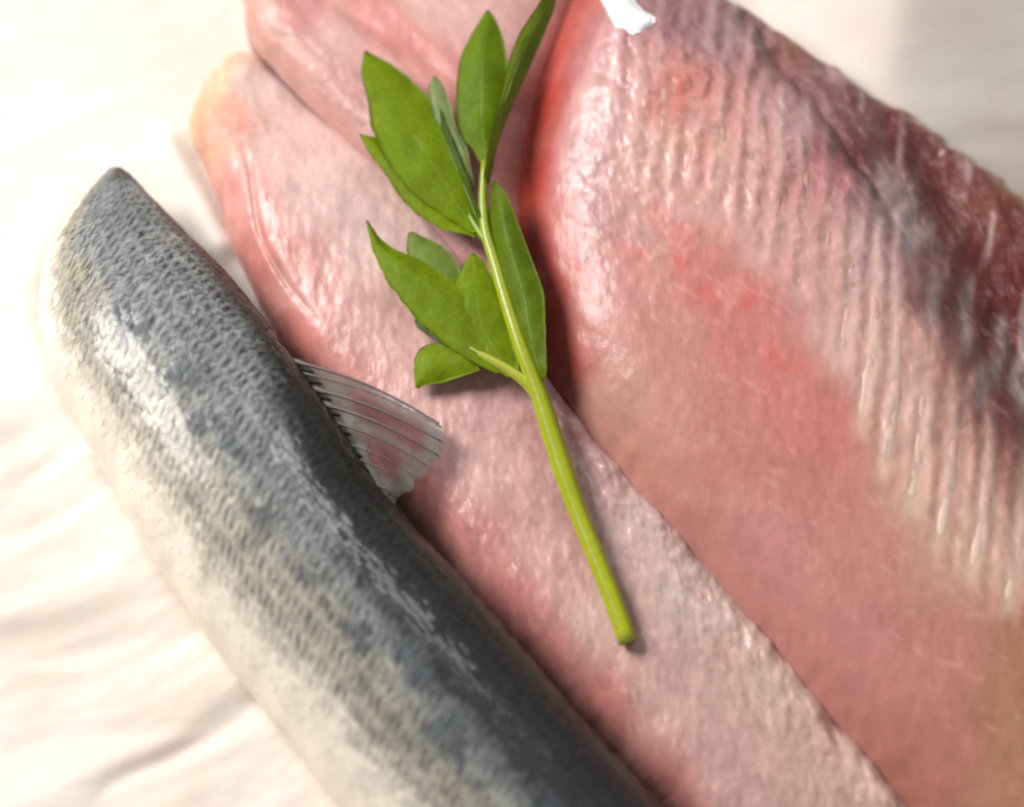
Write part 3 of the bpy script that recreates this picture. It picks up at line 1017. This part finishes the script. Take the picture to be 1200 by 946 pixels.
def leaf(pairs, z0, z1, cup, col, seed, zref=110, mid=True, curl=0.0, n=34, m_=15):
    """pairs run from tip to base; z0 tip height, z1 base height"""
    colv = lin(col)
    z0, z1 = z0 - 10, z1 - 8
    wide = []
    for a, b2 in pairs:
        mx, my = (a[0] + b2[0]) / 2, (a[1] + b2[1]) / 2
        wide.append(((mx + (a[0] - mx) * 1.13, my + (a[1] - my) * 1.13), (mx + (b2[0] - mx) * 1.13, my + (b2[1] - my) * 1.13)))
    pairs = wide
    def zf(x, y, t, s):
        w = np.abs(s - 0.5) * 2
        return z0 + (z1 - z0) * t ** 0.8 + 1.5 * cup * (1 - w ** 1.3) * np.sin(np.pi * np.clip(t * 0.9 + 0.1, 0, 1)) - 0.8 * np.exp(-(w / 0.12) ** 2) + curl * (s - 0.5) + 2.5 * (fbm(x / 18, y / 18, seed, 2) - 0.5) * 2
    def cf(x, y, t, s):
        w = np.abs(s - 0.5) * 2
        c = np.ones(t.shape + (3,)) * colv
        c = c * (0.78 + 0.44 * fbm(x / 22, y / 22, seed + 3, 3))[..., None]
        vein = np.exp(-(w / 0.10) ** 2) * 0.12 + 0.05 * np.clip(np.sin((t * 7 + w * 1.6) * 2 * np.pi) - 0.75, 0, 1) * 4 * (w > 0.08)
        c = c + vein[..., None] * (lin((150, 172, 60)) - c)
        rim = sstep(0.92, 1.0, w) * 0.15
        c = c + rim[..., None] * (lin((150, 160, 80)) - c)
        return c
    o = sheet('leaf', pairs, n, m_, zf, cf, zref, M_LEAF, pars, 2.4)
    if mid:
        P = catmull([((a[0] + b2[0]) / 2, (a[1] + b2[1]) / 2) for a, b2 in pairs], 14)
        tt = np.linspace(0, 1, 14)
        zz = zf(P[:, 0], P[:, 1], tt, np.full(14, 0.5)) - 0.2
        wx, wy = plan(P[:, 0], P[:, 1], zref)
        Vv, Ff = tube(np.stack([wx, wy, zz * S], 1)[1:], (0.25 + 0.5 * tt[1:]) * S, 6)
        v = make('vein', Vv, Ff, M_STEM, None, np.tile(lin((112, 134, 10)), (len(Vv), 1)))
        v.parent = o
    return o


G1 = (130, 154, 0); G2 = (112, 138, 0); G3 = (150, 164, 108)
# upper left leaf: broad blade with a side tooth
leaf([((427, 57), (432, 55)), ((425, 82), (449, 66)), ((433, 114), (478, 90)), ((440, 146), (510, 126)), ((458, 188), (531, 160)), ((486, 224), (548, 196)),
      ((522, 252), (554, 234)), ((554, 274), (567, 268))], 110, 117, 6, G1, 1, curl=-8)
leaf([((421, 153), (424, 151)), ((431, 171), (448, 158)), ((455, 204), (486, 186)), ((482, 240), (520, 218)), ((518, 266), (550, 246)), ((556, 277), (566, 270))], 106, 115, 4, (136, 158, 2), 12, curl=-6)
# its darker folded lobe
leaf([((512, 126), (515, 125)), ((512, 150), (522, 148)), ((522, 182), (534, 176)), ((538, 218), (546, 208)), ((554, 256), (560, 246)), ((562, 272), (567, 268))], 112, 118, 2, (76, 98, 6), 2, curl=14, m_=9)
# grey green underside lobe
leaf([((507, 89), (511, 88)), ((503, 104), (521, 102)), ((511, 136), (532, 142)), ((526, 160), (543, 166)), ((540, 186), (550, 188)), ((552, 218), (556, 218))], 116, 112, 3, G3, 3, m_=9)
# top centre leaf
leaf([((568, 13), (572, 12)), ((553, 40), (583, 31)), ((541, 72), (590, 62)), ((538, 122), (592, 97)), ((543, 152), (587, 132)), ((557, 176), (579, 172)), ((566, 195), (574, 195))], 128, 122, 8, G2, 4, zref=120, curl=4)
# narrow leaf turned edge on, running out at the top
leaf([((652, -16), (655, -16)), ((634, 16), (646, 22)), ((608, 55), (624, 70)), ((594, 92), (604, 112)), ((582, 136), (589, 146)), ((573, 172), (579, 178)), ((568, 205), (573, 207))], 176, 124, 4, (130, 150, 40), 5, zref=130, curl=-20, m_=9)
# long lower leaf against the red fillet
leaf([((577, 212), (580, 212)), ((574, 240), (594, 234)), ((577, 280), (609, 275)), ((583, 315), (625, 316)), ((594, 355), (635, 348)), ((603, 385), (637, 386)), ((616, 416), (639, 420)), ((632, 442), (640, 442))], 128, 122, 8, (104, 126, 2), 6, zref=120, curl=16)
# lower left leaf: three lobes
leaf([((429, 256), (432, 256)), ((438, 294), (448, 280)), ((452, 320), (476, 296)), ((468, 342), (518, 316)), ((502, 380), (562, 350)), ((546, 415), (590, 390)), ((582, 436), (598, 430))], 112, 112, 7, G1, 7, curl=-6)
leaf([((478, 267), (482, 266)), ((478, 288), (507, 278)), ((486, 308), (524, 292)), ((500, 335), (536, 312)), ((520, 365), (545, 346)), ((556, 398), (566, 392))], 104, 111, 4, (134, 154, 64), 8, m_=11)
leaf([((551, 296), (555, 295)), ((540, 318), (568, 309)), ((530, 345), (584, 345)), ((536, 380), (594, 382)), ((562, 412), (603, 416)), ((594, 440), (608, 442))], 114, 114, 3, G1, 9)
# small lowest leaf and the sliver above it
leaf([((486, 446), (489, 447)), ((487, 416), (508, 442)), ((501, 401), (530, 437)), ((532, 403), (546, 434)), ((556, 422), (562, 430))], 98, 110, 5, G1, 10)
leaf([((484, 367), (486, 370)), ((497, 374), (492, 382)), ((513, 386), (508, 394)), ((530, 398), (526, 404))], 104, 110, 2, (96, 112, 60), 11, n=16, m_=7)


def stalk(pts, radii, zref, name, cols_):
    P = catmull(pts, 48)
    tt = np.linspace(0, 1, 48)
    rr = np.interp(tt, np.linspace(0, 1, len(radii)), radii)
    wx, wy = plan(P[:, 0], P[:, 1], zref)
    Vv, Ff = tube(np.stack([wx, wy, P[:, 2] * S], 1), rr * S, 14)
    # shallow ribs along the stalk
    ring = np.arange(48 * 14) % 14
    c0 = np.repeat(lin(cols_[0])[None] * (1 - tt[:, None]) + lin(cols_[1])[None] * tt[:, None], 14, axis=0)
    c0 = c0 * (np.where(ring % 3 == 0, 1.14, 0.94))[:, None]
    c0 = np.vstack([c0, c0[:1] * 0.8, c0[-1:]])
    if name == 'stem':
        Vv[:14] += (np.random.RandomState(3).rand(14, 1) - 0.3) * (Vv[:14] - Vv[14:28]) * 0.45
        c0[:14] = lin((176, 176, 70))
    o = make(name, Vv, Ff, M_STEM, None, c0)
    adopt(o, pars)
    return o


stalk([(737, 747, 84), (722, 705, 86), (700, 650, 88), (675, 588, 90), (652, 522, 95), (632, 462, 103), (612, 412, 109), (594, 358, 111), (580, 310, 111), (569, 272, 111), (566, 232, 111), (568, 192, 114)],
      [11, 11, 11, 11, 12.5, 12, 10, 9, 8, 7, 5.5, 4], 105, 'stem', [(164, 170, 10), (140, 156, 24)])
stalk([(634, 470, 101), (616, 448, 104), (590, 430, 105), (560, 414, 105), (530, 393, 103), (505, 378, 100)], [7, 6.5, 5.5, 4.5, 3.5, 2.2], 105, 'leaf_stalk', [(164, 172, 26), (170, 174, 90)])
stalk([(574, 288, 111), (562, 272, 110), (550, 252, 109)], [5, 4, 2.5], 110, 'leaf_stalk', [(128, 156, 36), (110, 140, 30)])
